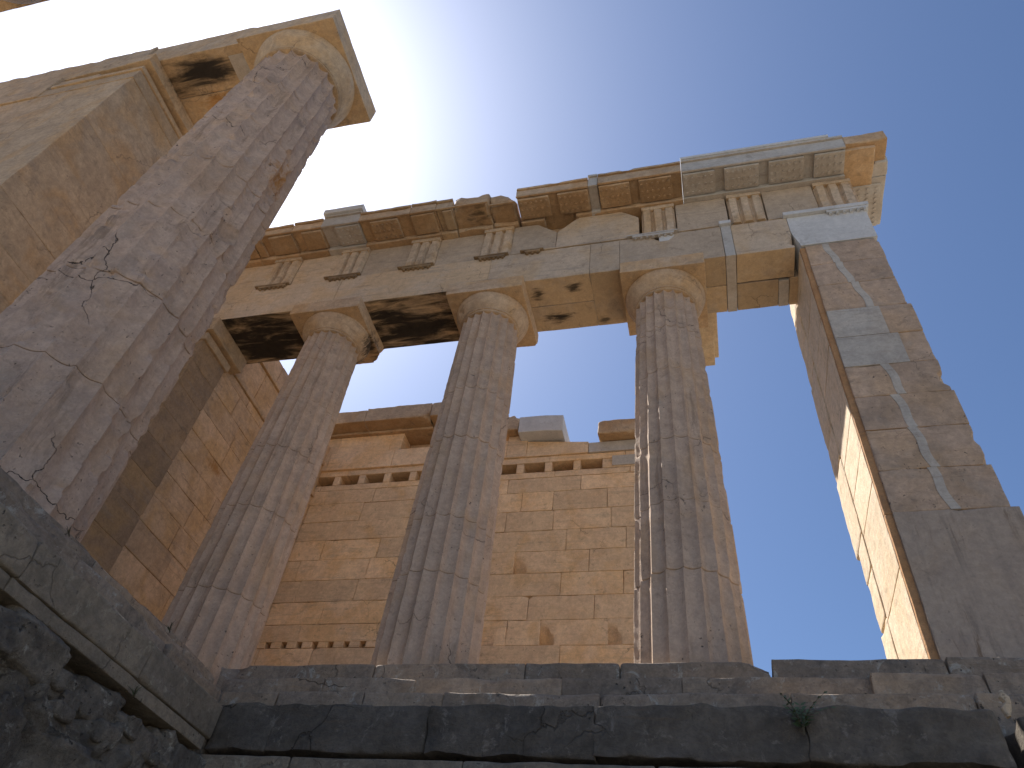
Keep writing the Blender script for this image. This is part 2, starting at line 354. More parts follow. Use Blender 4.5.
# ------------------------------------------------------------------ stepped base of the big portico (runs towards the camera)
sl_ = thing('stone_steps', (-1.4, -5.5, -1.14), 'broken grey marble steps under the large column, running up to the left edge', 'steps')
def ycourse(ys, x0, x1, z0, z1, mat, name, parent, dents=(), **k):
    m = MB()
    for a, b in zip(ys[:-1], ys[1:]):
        off = rnd.uniform(-.006, .006)
        m.block(x0, x1 + off, a, b, z0, z1, dents=dents, **k)
    return m.build(name, mat, parent)
bk = dict(res=.065, chip=.025, rough=.012, big=.05)
ycourse([-11.5, -10, -8.6, -7.1, -5.9, -4.7, -3.55, -2.3, -.9, -.63], -2.8, -1.90, -H, 0, M['step'], 'step_course', sl_, **bk)
ycourse([-11.5, -10, -8.9, -7.7, -6.2, -5.0, -3.9, -2.75, -1.5, -.97], -2.3, -1.46, -2 * H, -H, M['step'], 'step_course', sl_, **bk)
ycourse([-11.5, -9.9, -8.4, -7.0, -5.7, -4.4, -3.2, -2.1, -1.34], -1.9, -1.09, -3 * H, -2 * H, M['step'], 'step_course', sl_, **bk)
ycourse([-11.5, -9.6, -8.1, -6.5, -4.95, -3.75, -2.62, -1.71], -1.6, -.75, -3.82 * H, -3 * H, M['poros'], 'kerb_slab', sl_, res=.08, chip=.018, rough=.006, big=.02)
ycourse([-11.5, -9.6, -8.1, -6.5, -4.95, -3.78, -2.65, -1.76], -1.6, -.765, -4.12 * H, -3.82 * H - .004, M['poros'], 'kerb_moulding', sl_, res=.08, chip=.012, rough=.004)

# rough rubble foundation below it
fw = thing('rubble_wall', (-1.0, -5.5, -4.5), 'rough dark boulder foundation under the slab kerb, bottom left', 'wall')
def boulder(cx, cy, cz, sx, sy, sz, sd, n=34, name='boulder'):
    m = MB()
    u = np.linspace(0, np.pi, n); v = np.linspace(0, 2 * np.pi, n * 2, endpoint=False)
    U, W = np.meshgrid(u, v, indexing='ij')
    def sp(a, e): return np.sign(a) * np.abs(a) ** e
    P = np.stack([sp(np.sin(U), .42) * sp(np.cos(W), .42), sp(np.sin(U), .42) * sp(np.sin(W), .42), sp(np.cos(U), .42)], -1).reshape(-1, 3)
    d = P / np.linalg.norm(P, axis=1, keepdims=True)
    P = P * (1 + .30 * (fbm(P * 1.3 + sd * 3.7, sd, 2) - .5)[:, None])
    P = P * np.array([sx, sy, sz])
    r = fbm(P * 5 + sd, sd + 1, 6) - .5; r2 = np.abs(fbm(P * 2.2 + sd * 2, sd + 9, 4) - .5)
    P = P + d * (.30 * r - .06 * sstep(.06 - r2, 0, .06) + .10 * (fbm(P * 16 + sd, sd + 4, 3) - .5))[:, None] * min(1, min(sx, sy, sz) * 4)
    P = P + np.array([cx, cy, cz])
    m.ring(P.reshape(n, 2 * n, 3)[::-1], cap=False)
    return m.build(name, M['rock'], fw, smooth=50)
rb = random.Random(11)
big_b = [(-1.02, -2.95, -1.72, .34, .62, .26), (-1.0, -4.15, -1.72, .32, .56, .30), (-1.02, -1.95, -1.62, .28, .36, .24), (-.98, -5.4, -1.75, .34, .66, .32),
         (-1.0, -2.35, -2.22, .36, .66, .28), (-.98, -3.7, -2.3, .36, .68, .32), (-1.0, -5.1, -2.4, .36, .7, .34), (-1.0, -6.8, -1.8, .34, .7, .36)]
for i, b in enumerate(big_b): boulder(b[0] + .06, b[1], b[2], b[3] * .72, b[4] * 1.12, b[5] * 1.22, i + 3, n=90 if i < 6 else 30)
y = -6.2; i = 0
while y < -1.8:
    w = rb.uniform(.10, .24); boulder(-.98 + rb.uniform(-.05, .04), y + w, -1.33 + rb.uniform(-.03, .03), .22, w * 1.15, rb.uniform(.10, .15), 40 + i, n=26); y += 1.75 * w; i += 1
for i in range(34):
    w = rb.uniform(.03, .075); boulder(-.80 + rb.uniform(-.06, .05), rb.uniform(-5.0, -1.85), -1.44 + rb.uniform(-.10, .12), w * 1.1, w * rb.uniform(.9, 1.7), w * rb.uniform(.7, 1.1), 140 + i, n=16, name='rubble')
m = MB()
for k in range(4):
    for y0 in np.arange(-11.5, -1.8, 1.1):
        m.block(-1.7, -.88 + .03 * k, y0, y0 + 1.1, -1.95 - .68 * (k + 1), -1.95 - .68 * k, res=.12, chip=.09, rough=.05)
m.block(-1.9, -.98, -11.5, -1.72, -2.0, -1.18, res=.12, chip=.03, rough=.05); m.block(-1.9, -.72, -2.05, -1.2, -2.1, -1.22, res=.07, chip=.07, rough=.03); m.block(-1.6, -.82, -1.78, -1.0, -1.5, -.86, res=.07, chip=.02)
m.build('rubble_core', M['rock'], fw)

# ------------------------------------------------------------------ columns
def column(name, cx, cy, R0, R1, zneck, ech, zab0, zab1, half, mats, joints, label, group=None, sd=1, dents=(), capd=(), chipk=1., flat=.0, wear=.0):
    th = thing(name, (cx, cy, 0), label, 'column', group)
    nf, per = 20, 9
    n = nf * per
    zs = list(np.arange(0, zneck, .035)) + [zneck]
    for j in joints: zs += [j - .014, j - .005, j, j + .005, j + .014]
    zs = np.array(sorted(zs)); T = (np.arange(n) + .5 * 0) / n * 2 * np.pi
    Zg, Tg = np.meshgrid(zs, T, indexing='ij')
    t = Zg / zneck
    Rr = R0 + (R1 - R0) * t + .012 * R0 * np.sin(np.pi * t)
    fr = (Tg / (2 * np.pi) * nf) % 1.0
    u = 2 * fr - 1
    fl = 1 - u * u
    P0 = np.stack([np.cos(Tg) * R0, np.sin(Tg) * R0, Zg], -1).reshape(-1, 3)
    w1 = fbm(P0 * 2.3 + sd * 7, sd, 4).reshape(Zg.shape); w2 = fbm(P0 * 9 + sd * 3, sd + 3, 3).reshape(Zg.shape); w3 = fbm(P0 * np.array([1.4, 1.4, .9]) + sd * 5, sd + 8, 3).reshape(Zg.shape)
    dep = .088 * R0 * (1 - flat * sstep(w3, .48, .68))
    jd = np.min(np.abs(Zg[..., None] - np.array(joints)[None, None, :]), axis=-1)
    near = np.exp(-(jd / .07) ** 2)
    # arris loss: cut the ridges down by noise
    cut = chipk * (sstep(w1 * .5 + w2 * .5, .52, .72) * .75 + near * .45 * sstep(w2, .42, .62) + wear)
    arr = np.maximum(0, np.abs(u) - .25) / .75
    r = Rr - dep * fl - dep * np.clip(cut, 0, 1.) * arr * .9
    r -= (np.abs(jd) < .003) * .015 * R0 / .52 + (np.abs(jd) < .0055) * .003
    r -= .016 * R0 * chipk * sstep(w2, .64, .8) + .005 * chipk * (w1 - .5)
    di = np.searchsorted(np.array(joints), Zg.ravel() + 1e-6).reshape(Zg.shape)
    dx = np.array([random.Random(sd * 31 + k).uniform(-.004, .004) for k in range(len(joints) + 2)])
    rot = np.array([random.Random(sd * 77 + k).uniform(-.010, .010) for k in range(len(joints) + 2)])
    X = cx + np.cos(Tg + rot[di]) * r + dx[di]; Yy = cy + np.sin(Tg + rot[di]) * r - dx[di]
    rows = np.stack([X, Yy, Zg], -1)
    shp = rows.shape
    V = dent(rows.reshape(-1, 3), dents, sd)
    m = MB(); m.ring(V.reshape(shp)); m.build('shaft', mats[0], th, smooth=32)
    # neck rings and echinus
    nT = 160; T = np.arange(nT) / nT * 2 * np.pi
    prof = []
    z0, rE = zneck, R1
    a = (zab0 - zneck)
    prof += [(z0 - .01, rE * .96), (z0, rE + .004), (z0 + .018, rE + .006), (z0 + .022, rE - .002), (z0 + .030, rE - .002), (z0 + .034, rE + .012), (z0 + .05, rE + .014), (z0 + .054, rE + .004), (z0 + .06, rE + .006)]
    for s_ in np.linspace(0.05, 1, 16):
        prof.append((z0 + .06 + (a - .06) * (s_ ** 1.0) * .99, rE + .01 + (ech - rE - .01) * (math.sin(s_ * math.pi * .5 * .93) ** .88)))
    prof.append((zab0 - .02, ech)); prof = sorted(set(prof)); prof.append((zab0 - .001, ech - .02))
    rows = np.stack([np.stack([cx + r_ * np.cos(T), cy + r_ * np.sin(T), np.full(nT, z_)], 1) for z_, r_ in prof])
    V = rows.reshape(-1, 3); V = V + vecnoise(V * 6, sd, 3) * .006; V = dent(V, capd, sd)
    m = MB(); m.ring(V.reshape(rows.shape)); m.build('echinus', mats[1], th, smooth=40)
    m = MB(); m.block(cx - half, cx + half, cy - half, cy + half, zab0, zab1 - .002, res=.05, chip=.012, rough=.005, dents=capd)
    m.build('abacus', mats[1], th)
    return th
cm = (M['column'], M['capital'])
column('doric_column', -2.51, 0, .522, .41, 5.33, .535, 5.607, 5.85, .567, cm, [.95, 2.05, 3.0, 3.9, 4.7],
       'fluted marble column with a chipped, black stained capital, nearest the large column', 'three equal columns of the wing', 5,
       capd=[(-1.84, .70, 5.70, .30), (-2.0, .30, 5.33, .17), (-2.02, -.2, 5.36, .12)], chipk=.4, flat=0.)
column('doric_column', 0, 0, .522, .41, 5.33, .535, 5.607, 5.85, .567, cm, [1.05, 1.74, 2.9, 3.75, 4.75],
       'middle fluted marble column with a ring crack halfway and a damaged capital', 'three equal columns of the wing', 9,
       capd=[(-.52, -.48, 5.34, .26), (.1, -.70, 5.36, .24), (.6, .58, 5.62, .07)], chipk=.4, flat=0.)
column('doric_column', 2.51, 0, .522, .41, 5.33, .548, 5.607, 5.85, .567, cm, [.97, 1.77, 2.62, 3.76, 4.57, 4.95],
       'fluted marble column with an intact round capital, beside the open sky and the pier', 'three equal columns of the wing', 14,
       capd=[(1.93, .6, 5.66, .08)], chipk=.4, flat=.15)
column('doric_column', -2.70, -2.95, .80, .645, 8.03, .79, 8.45, 8.85, .81, (M['bigcol'], M['hall']), [1.15, 2.3, 3.45, 4.6, 5.75, 6.9],
       'very large worn fluted column leaning across the left side, with its square capital against the bright sky', None, 21,
       dents=[(-1.93, -3.03, 3.74, .17), (-1.90, -3.14, 3.92, .16), (-1.97, -2.66, 5.55, .15), (-1.95, -2.75, 5.25, .16), (-1.96, -2.8, 4.95, .12), (-1.99, -2.9, 5.75, .10), (-1.9, -2.62, 4.5, .10), (-2.2, -3.55, 3.4, .05),
              (-1.87, -3.2, 1.2, .10), (-1.95, -3.4, 1.8, .14), (-2.2, -3.75, 2.4, .1)], chipk=1.0, flat=.35, wear=.05)
column('tall_column', -7.40, -5.45, .60, .52, 9.2, .78, 9.75, 10.1, .8, (M['bigcol'], M['hall']), [1.5, 3, 4.5, 6, 7.5],
       'dark reddish top of another column poking in at the extreme upper left corner', None, 27, chipk=1.2, flat=.8)

# ------------------------------------------------------------------ entablature over the wing
en = thing('entablature', (0, 0, 5.85), 'long broken marble entablature resting on the three columns and the pier', 'entablature')
YF, YB = -.455, .505
def blk(x0, x1, y0, y1, z0, z1, mat, name, parent=None, **k):
    m = MB(); m.block(x0, x1, y0, y1, z0, z1, **k); return m.build(name, mat, en if parent is None else parent)
A = dict(res=.08, chip=.010, rough=.004)
YM = .03
def arch(x0, x1, split=True, **k):
    m = MB()
    if split: m.block(x0, x1, YF, YM, 5.85, 6.6, **k); m.block(x0, x1, YM + .004, YB, 5.85, 6.6, **k)
    else: m.block(x0, x1, YF, YB, 5.85, 6.6, **k)
    return m.build('architrave_block', M['arch'], en)
arch(-5.3, -2.51, False, **A); arch(-2.51, -.02, False, **A)
arch(-.02, 1.50, True, **A)
arch(1.50, 1.93, False, **A)
m = MB(); m.block(1.93, 3.365, YF, YM, 5.85, 6.6, dents=[(2.55, -.5, 6.62, .16)], **A); m.block(1.93, 3.365, YM + .01, YB, 5.85, 6.6, **A); m.build('architrave_block', M['arch'], en)
m = MB(); m.block(3.505, 4.26, YF, YM - .01, 5.85, 6.6, dents=[(4.30, -.48, 6.0, .1)], **A); m.block(3.505, 4.06, YM + .01, YB, 5.85, 6.6, **A); m.build('architrave_block', M['arch'], en)
m = MB(); m.block(4.2, 4.40, YM, YB, 5.85, 6.6, **A); m.build('architrave_block', M['arch'], en)
N = dict(res=.10, chip=.004, rough=.001)
blk(3.368, 3.502, YF - .006, YB + .004, 5.843, 6.6, M['newold'], 'repair_strip', **N)
blk(3.352, 3.517, YF - .05, YF + .05, 6.6, 6.68, M['new'], 'repair_strip', **N)
blk(4.06, 4.197, YM + .03, YB + .003, 5.845, 6.6, M['newold'], 'repair_strip', **N)
# corner repair over the pier
def fnr(V):
    V = V.copy(); k = sstep(V[:, 2], 5.8, 6.25); left = V[:, 0] < 4.7
    V[:, 0] = np.where(left, V[:, 0] + (1 - k) * .09 * (4.7 - V[:, 0]) / .5, V[:, 0]); return V
blk(4.262, 5.28, YF - .006, YB, 5.865, 6.58, M['new'], 'corner_repair', fn=fnr, **N)
m = MB(); m.block(4.22, 5.33, YF - .06, .5, 6.58, 6.66, **N); m.block(4.78, 5.31, YF - .05, YF + .02, 6.53, 6.58, **N)
for k in range(6): m.cone((4.83 + k * .088, YF - .025, 6.53), .024, .018, .035)
m.build('corner_repair', M['new'], en)
# taenia and regulae, mostly broken away
def regula(x, w, mat, n=6, zt=6.6, y=YF, rg=1.):
    m = MB(); m.block(x - w / 2, x + w / 2, y - .045, y + .02, zt - .045, zt, res=.05, chip=.012 * rg, rough=.003)
    for k in range(n): m.cone((x - w / 2 + (k + .5) * w / n, y - .02, zt - .044), .022, .016, .03)
    m.block(x - w / 2 - .08, x + w / 2 + .05, y - .052, y + .03, zt, zt + .03, res=.05, chip=.02 * rg, rough=.006)
    return m.build('regula', mat, en)
for x, w in ((-3.77, .5), (-2.51, .5), (-1.25, .48), (-.02, .42)): regula(x, w, M['regula'])
regula(.62, .24, M['regula'], 3); regula(2.42, .60, M['newold'], 7, rg=.3)
m = MB()
m.block(.78, 2.05, YF - .012, YF + .04, 6.615, 6.66, res=.06, chip=.01, rough=.004)
m.build('taenia', M['arch'], en)
# repair bit below the third regula
blk(2.50, 2.72, YF - .005, YF + .1, 6.42, 6.60, M['new'], 'repair_patch', dents=[(2.75, -.46, 6.40, .12)], **N)
# frieze
def triglyph(x, w=.5, z0=6.645, z1=7.42, chip=.01, mat='trig'):
    m = MB(); yb = YF + .04
    m.block(x - w / 2, x + w / 2, yb, YB - .3, z0, z1, res=.12, chip=chip, rough=.003)
    b = w * .19
    for cx in (x - w * .33, x, x + w * .33):
        # three raised bars with bevelled sides
        ys = YF - .01
        pts = [(cx - b / 2 - .028, yb + .01), (cx - b / 2, ys), (cx + b / 2, ys), (cx + b / 2 + .028, yb + .01)]
        zz = np.linspace(z0, z1 - .09, 9)
        rows = []
        for z in zz:
            rows.append([(px + .004 * math.sin(z * 9 + cx), py + .004 * math.sin(z * 13 + px * 5), z) for px, py in pts])
        V = np.array(rows); V = V + vecnoise(V.reshape(-1, 3) * 8, 3, 2).reshape(V.shape) * .004
        m.ring(V[:, ::1])
    m.block(x - w / 2, x + w / 2, YF - .02, yb + .02, z1 - .085, z1, res=.08, chip=chip, rough=.003)
    return m.build('triglyph', M[mat], en, smooth=30)
for x in (-5.02, -3.77, -2.51, -1.25, 0.0): triglyph(x)
triglyph(2.51, chip=.03); triglyph(3.77, chip=.03); triglyph(5.00, .52, chip=.02, mat='trig')
def metope(x0, x1, z0=6.645, z1=7.42, y=YF + .055, dents=(), fn=None, chip=.01, rough=.004, mat='arch'):
    return blk(x0, x1, y, YB - .3, z0, z1, M[mat], 'metope', res=.07, chip=chip, rough=rough, dents=dents, fn=fn)
for x in (-4.395, -3.14, -1.88, -.625): metope(x - .375, x + .375)
def cutR(V):
    V = V.copy(); lim = 7.42 - np.maximum(0, (V[:, 0] - .62)) * .95; V[:, 2] = np.minimum(V[:, 2], lim); return V
def cutL(V):
    V = V.copy(); lim = 7.44 - np.maximum(0, (1.30 - V[:, 0])) * 1.1; V[:, 2] = np.minimum(V[:, 2], lim)
    lim = 7.42 - np.maximum(0, (V[:, 0] - 1.95)) * .9; V[:, 2] = np.minimum(V[:, 2], lim); return V
metope(.25, .96, y=YF + .02, fn=cutR, chip=.012); metope(.965, 2.22, y=YF + .005, z0=6.665, fn=cutL, chip=.015)
metope(2.77, 3.50, y=YF + .01, chip=.03, dents=[(3.5, -.5, 7.42, .09)]); metope(4.03, 4.73, y=YF + .02, chip=.012)
m = MB(); m.block(-5.3, 5.27, YB - .29, YB, 6.6, 7.44, res=.3, chip=.01, rough=.004); m.build('frieze_backing', M['arch'], en)
# cornice
def geison(x0, x1, mat, ztop=7.72, yf=-.93, mut=(), guttae=True, chip=.012, rough=.005, dents=(), bed=True, crown=True, big=0., name='cornice_block', gc=1.):
    m = MB()
    m.block(x0, x1, yf, YB, 7.52, ztop - (.05 if crown else 0), res=.07, chip=chip, rough=rough, dents=dents, big=big)
    if crown: m.block(x0, x1, yf - .03, YB, ztop - .05, ztop, res=.07, chip=chip * .8, rough=rough, dents=dents, big=big)
    if bed: m.block(x0, x1, -.51, YB, 7.422, 7.52, res=.09, chip=chip * .7, rough=rough, dents=dents)
    for a, b in mut:
        m.block(a, b, yf + .05, -.52, 7.465, 7.525, res=.08, chip=chip * .6, rough=rough * .6, dents=dents)
        if guttae:
            nx = max(1, int(round((b - a) / .085)))
            for i in range(nx):
                for j in range(3):
                    m.cone((a + (b - a) * (i + .5) / nx, yf + .115 + j * .12, 7.467), .022 * gc, .017 * gc, .022, 7)
    # drip nose
    m.block(x0, x1, yf, yf + .035, 7.495, 7.52, res=.08, chip=.006, rough=.002, dents=dents)
    return m.build(name, M[mat], en, smooth=40)
def muts(x0, x1):
    r = []
    k0 = math.floor((x0 - .315) / .6275)
    for k in range(k0, k0 + 12):
        c = k * .6275; a, b = max(x0, c - .245), min(x1, c + .245)
        if b - a > .12: r.append((a, b))
    return r
def G(x0, x1, mat='cornice', **k): return geison(x0, x1, mat, mut=muts(x0 + .01, x1 - .01), **k)
G(-5.3, -4.3, ztop=7.66, chip=.03, guttae=False); G(-4.3, -3.55, ztop=7.70, chip=.035, guttae=False); G(-3.55, -3.0, ztop=7.74, chip=.03, guttae=False)
G(-3.0, -2.32, 'newold', ztop=7.80, chip=.008, gc=1.)
blk(-3.02, -2.30, -1.0, -.2, 7.80, 7.93, M['new'], 'cornice_repair', res=.1, chip=.006, rough=.001)
G(-2.32, -1.42, ztop=7.73, chip=.02, big=.03); G(-1.42, -.98, ztop=7.75, chip=.03, big=.03, guttae=False); G(-.98, -.70, 'hall', ztop=7.72, chip=.03, guttae=False)
geison(-.70, -.1, 'cornice', ztop=7.80, yf=-.93, chip=.06, rough=.02, guttae=False, crown=False, big=.06)
geison(-.1, .33, 'cornice', ztop=7.76, yf=-.86, chip=.10, rough=.03, guttae=False, crown=False, big=.10, dents=[(.40, -.95, 7.75, .26), (.2, -1.02, 7.72, .14)])
G(.36, 1.50, ztop=7.72, chip=.02, big=.03, dents=[(1.0, -1.0, 7.78, .1)], bed=False)
geison(1.50, 1.645, 'newold', ztop=7.79, mut=[], guttae=False, chip=.005, crown=True)
G(1.65, 2.905, ztop=7.75, yf=-.945, chip=.010, dents=[(2.1, -1.03, 7.78, .1), (1.8, -1.02, 7.8, .08)], bed=False)
m = MB(); m.block(.36, .75, -.50, .5, 7.425, 7.52, chip=.02); m.block(1.25, 2.9, -.50, .5, 7.425, 7.52, chip=.02); m.block(.76, 1.24, -.25, .5, 7.425, 7.52, chip=.03); m.build('cornice_bed', M['cornice'], en)
G(2.91, 5.20, 'newold', ztop=7.80, chip=.005, rough=.001)
m = MB(); m.block(2.91, 5.02, -.975, -.2, 7.80, 7.86, **N); m.block(2.91, 4.95, -.96, -.2, 7.86, 7.885, **N); m.build('cornice_repair', M['new'], en)
# broken old corner block and the return along the west side
m = MB()
m.block(5.20, 5.76, -.93, -.10, 7.56, 7.80, res=.05, chip=.02, rough=.008, dents=[(5.30, -.9, 7.86, .08)])
m.block(5.15, 5.60, -.86, .3, 7.50, 7.57, res=.06, chip=.04, rough=.012)
m.build('corner_block', M['cornice'], en)
m = MB()
m.block(5.30, 5.79, -.36, .47, 7.52, 7.80, res=.06, chip=.02, rough=.002, dents=[(5.45, -.45, 7.5, .16)])
m.block(5.56, 5.80, -.60, -.36, 7.52, 7.80, res=.04, chip=.03, rough=.003, dents=[(5.52, -.66, 7.5, .12)])
m.block(5.28, 5.72, -.26, .45, 7.475, 7.52, res=.06, chip=.006, rough=.001)
for j in range(8):
    for i in range(3): m.cone((5.42 + i * .12, -.20 + j * .085, 7.476), .022, .017, .022, 7)
m.build('corner_repair', M['newold'], en, smooth=40)
# west return: triglyph side and backing
m = MB(); m.block(5.0, 5.27, -.42, .5, 6.66, 7.44, res=.1, chip=.01, rough=.003); m.build('frieze_backing', M['front'], en)
# crossbeam running back from the third column
bm = thing('cross_beam', (2.6, 1.2, 6.7), 'broken cornice beam jutting back behind the third column capital', 'beam')
m = MB(); m.block(2.06, 3.20, YB + .004, 2.3, 6.7, 7.4, res=.12, chip=.008, rough=.003); m.build('beam_body', M['beam'], bm)
m = MB(); m.block(1.98, 3.27, YB + .004, 2.2, 6.78, 7.5, res=.12, chip=.006, rough=.002); m.build('beam_moulding', M['beam'], bm)
# small dark stone on the corner
boul = MB(); boul.block(5.08, 5.15, -.92, -.84, 7.80, 7.87, res=.03, chip=.03, rough=.01)
tag(boul.build('pebble', M['dark']), 'small dark lump lying on the right end of the cornice', 'stone')

# ------------------------------------------------------------------ pier at the right
pr = thing('pier', (4.8, .2, 0), 'tall patched marble pier on the right holding up the entablature corner', 'pier')
zj = [1.49, 1.98, 2.50, 2.97, 3.44, 4.44, 4.95, 5.40, 5.85]
def XR(z): return 5.38 - .13 * z / 5.85
rp = random.Random(8)
m = MB()
splits = {0: 4.86, 1: 4.84, 2: 4.80, 3: 4.82, 5: 4.84, 6: 4.74, 7: 4.66}
for i, (a, b) in enumerate(zip(zj[:-1], zj[1:])):
    xr = XR((a + b) / 2) + rp.uniform(-.01, .02); zc = (a + b) / 2
    dn = [(xr + .03, -.48, a + rp.uniform(-.02, .1), rp.uniform(.03, .09))] + ([(xr + .04, -.46, rp.uniform(a, b), rp.uniform(.05, .13))] if rp.random() < .6 else [])
    xs_ = splits.get(i, 4.9)
    if i == 4:      # course behind the pale patch, split by hand
        m.block(5.02, xr, YF, -.2, a, 3.94, res=.06, chip=.02, rough=.006, dents=dn); m.block(4.95, xr + .01, YF, -.2, 3.94, b, res=.06, chip=.02, rough=.006)
    else:
        m.block(4.38, xs_ + .002, YF, -.2, a, b, res=.06, chip=.018, rough=.006, dents=[(4.42, -.5, a, .06)] if i in (1, 3) else [])
        m.block(xs_ + .004, xr, YF, -.2, a, b, res=.06, chip=.018, rough=.006, dents=dn)
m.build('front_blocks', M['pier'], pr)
m = MB(); m.block(4.38, 5.40, YF - .004, -.2, 0.02, 1.49, res=.07, chip=.014, rough=.004, dents=[(4.95, -.48, 1.5, .06)]); m.build('base_slab', M['pierlow'], pr)
for i, (a, b) in enumerate(zip(zj[:-1], zj[1:])):
    if i == 4: continue
    xs_ = splits.get(i, 4.9); m = MB()
    def fd(V, a=a, b=b, i=i):
        V = V.copy(); t = (V[:, 2] - a) / (b - a); V[:, 0] += .06 * (.5 - t) * (1 if i not in (5,) else 1.2) + .014 * np.sin(V[:, 2] * 14); return V
    m.block(xs_ - .042, xs_ + .042, YF - .004, -.25, a, b, res=.06, chip=.003, rough=.001, fn=fd, gap=0)
    m.build('repair_strip', M['pierpatch'], pr)
m = MB(); m.block(4.38, 4.96, YF - .005, -.25, 3.94, 4.44, **N); m.block(4.38, 5.04, YF - .005, -.25, 3.44, 3.935, **N); m.build('repair_patch', M['pierpatch'], pr)
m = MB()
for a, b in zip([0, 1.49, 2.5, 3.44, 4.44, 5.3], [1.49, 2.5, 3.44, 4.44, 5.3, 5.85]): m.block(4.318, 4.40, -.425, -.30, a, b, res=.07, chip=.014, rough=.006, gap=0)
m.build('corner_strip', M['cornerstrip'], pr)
# body of the pier behind, one step to the left, in upright slabs
m = MB(); zz = [0, .95, 1.9, 2.35, 2.8, 3.9, 4.4, 5.0, 5.85]
for i, (a, b) in enumerate(zip(zz[:-1], zz[1:])):
    m.block(4.31, XR(a) - .03, -.385, .50, a + .01, b, res=.08, chip=.008, rough=.004)
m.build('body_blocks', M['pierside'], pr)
m = MB(); zz = [0, .5, 1.0, 1.55, 1.95, 3.0, 3.5, 4.6, 5.2, 5.85, 6.5]
for i, (a, b) in enumerate(zip(zz[:-1], zz[1:])):
    yb = [.84, .90, .86, .88, 1.06, 1.00, 1.04, .98, 1.0, .96][i]
    m.block(4.30, XR(a) - .03, .504, yb, a + .01, b, res=.06, chip=.03, rough=.01)
m.build('rear_blocks', M['pierside'], pr)

# ------------------------------------------------------------------ back wall
bw = thing('back_wall', (-1.3, 4.2, 0), 'warm ochre block wall with a row of beam sockets, seen between the columns', 'wall')
Yw = 3.8
m = MB(); rw = random.Random(21)
zc = [0, .42, .81, 1.23, 1.65, 2.07, 2.49, 2.91, 3.33, 3.75, 4.17, 4.59, 5.01, 5.43, 5.76, 5.895]
known = {2.49: [-5.4, -4.5, -3.4, -2.2, -1.8, -.35, .18, 1.22, 2.35], 2.91: [-5.4, -4.6, -3.6, -2.45, -1.4, -.05, 1.0, 2.35], 3.33: [-5.4, -4.2, -3.1, -1.7, -.78, .45, 1.45, 2.35],
         3.75: [-5.4, -4.35, -3.0, -1.9, -.36, .9, 2.35], 4.17: [-5.4, -4.0, -2.9, -1.6, .50, 1.5, 2.35], 4.59: [-5.4, -3.9, -2.3, -.6, .25, 1.25, 2.35], 5.01: [-5.4, -4.6, -3.45, -2.4, -.35, .22, 1.18, 2.35],
         5.43: [-5.4, -4.3, -3.3, -1.6, -.65, .7, 2.35]}
notch = [(-.35, 3.73), (.18, 2.49), (1.22, 2.49), (-.74, 2.49)]
for a, b in zip(zc[:-1], zc[1:]):
    xs_ = known.get(a)
    if xs_ is None:
        xs_ = [-5.4]; 
        while xs_[-1] < 1.6: xs_.append(xs_[-1] + rw.uniform(.85, 1.45))
        xs_ = [x for x in xs_ if x < 1.9] + [2.35]
    for x0, x1 in zip(xs_[:-1], xs_[1:]):
        dn = []
        for nx_, nz_ in notch:
            if abs(a - nz_) < .05 and x0 - .02 <= nx_ < x1: dn.append((nx_ + .02, Yw - .02, a + .06, .2)); dn.append((nx_ + .02, Yw - .05, a + .2, .14))
        off = rw.uniform(-.007, .007)
        if abs(a - 2.49) < .01 and x1 < -2.1: off = .16; dn = []
        if rw.random() < .3: dn.append((rw.choice([x0, x1]), Yw - .03, rw.choice([a, b]), .07))
        hole = abs(a - 2.49) < .01 and x0 < -2.3
        m.block(x0, x1, Yw + off, Yw + .8, a, b, res=.085, chip=.014, rough=.004, dents=dn, gap=.003)
# course with sockets: posts between
xs0 = [-4.67 + .535 * k for k in range(11)]
prev = -5.4
for x in xs0:
    m.block(prev, x, Yw, Yw + .8, 5.897, 6.12, res=.07, chip=.012, rough=.004); prev = x + .40
m.block(prev, 2.35, Yw, Yw + .8, 5.897, 6.12, res=.08, chip=.012)
m.block(-5.4, 2.3, Yw + .62, Yw + .79, 5.9, 6.118, res=.2, chip=.01)
for x0, x1 in zip([-5.4, -4.0, -2.6, -1.2, .1, 1.5], [-4.0, -2.6, -1.2, .1, 1.5, 2.35]):
    m.block(x0, x1, Yw - .01, Yw + .8, 6.12, 6.26, res=.08, chip=.016, rough=.005)
for x0, x1, zt in ((-5.4, -4.5, 6.72), (-4.5, -3.1, 6.70), (-3.1, -1.9, 6.70), (-1.9, -.75, 6.70), (-.75, -.36, 6.80)):
    m.block(x0, x1, Yw - .05, Yw + .8, 6.262, zt, res=.08, chip=.012, rough=.004)
def slope(V):
    V = V.copy(); top = V[:, 2] > 6.4; lim = 6.64 - .10 * np.maximum(0, V[:, 0] + .35) ; V[:, 2] = np.where(top, np.minimum(V[:, 2], lim), V[:, 2]); return V
m.block(-.36, .82, Yw - .04, Yw + .8, 6.262, 6.66, res=.08, chip=.012, rough=.004, fn=slope)
for x0, x1 in ((-5.4, -4.4), (-4.4, -3.25), (-3.25, -3.0)):
    m.block(x0, x1, Yw - .03, Yw + .8, 6.702, 7.15, res=.08, chip=.012, rough=.004)
m.block(-2.35, -1.6, Yw - .02, Yw + .8, 6.702, 6.80, res=.08, chip=.02)
m.block(-3.0, -1.4, Yw + .35, Yw + .8, 6.702, 7.15, res=.1, chip=.02)
m.build('masonry', M['wallwarm'], bw)
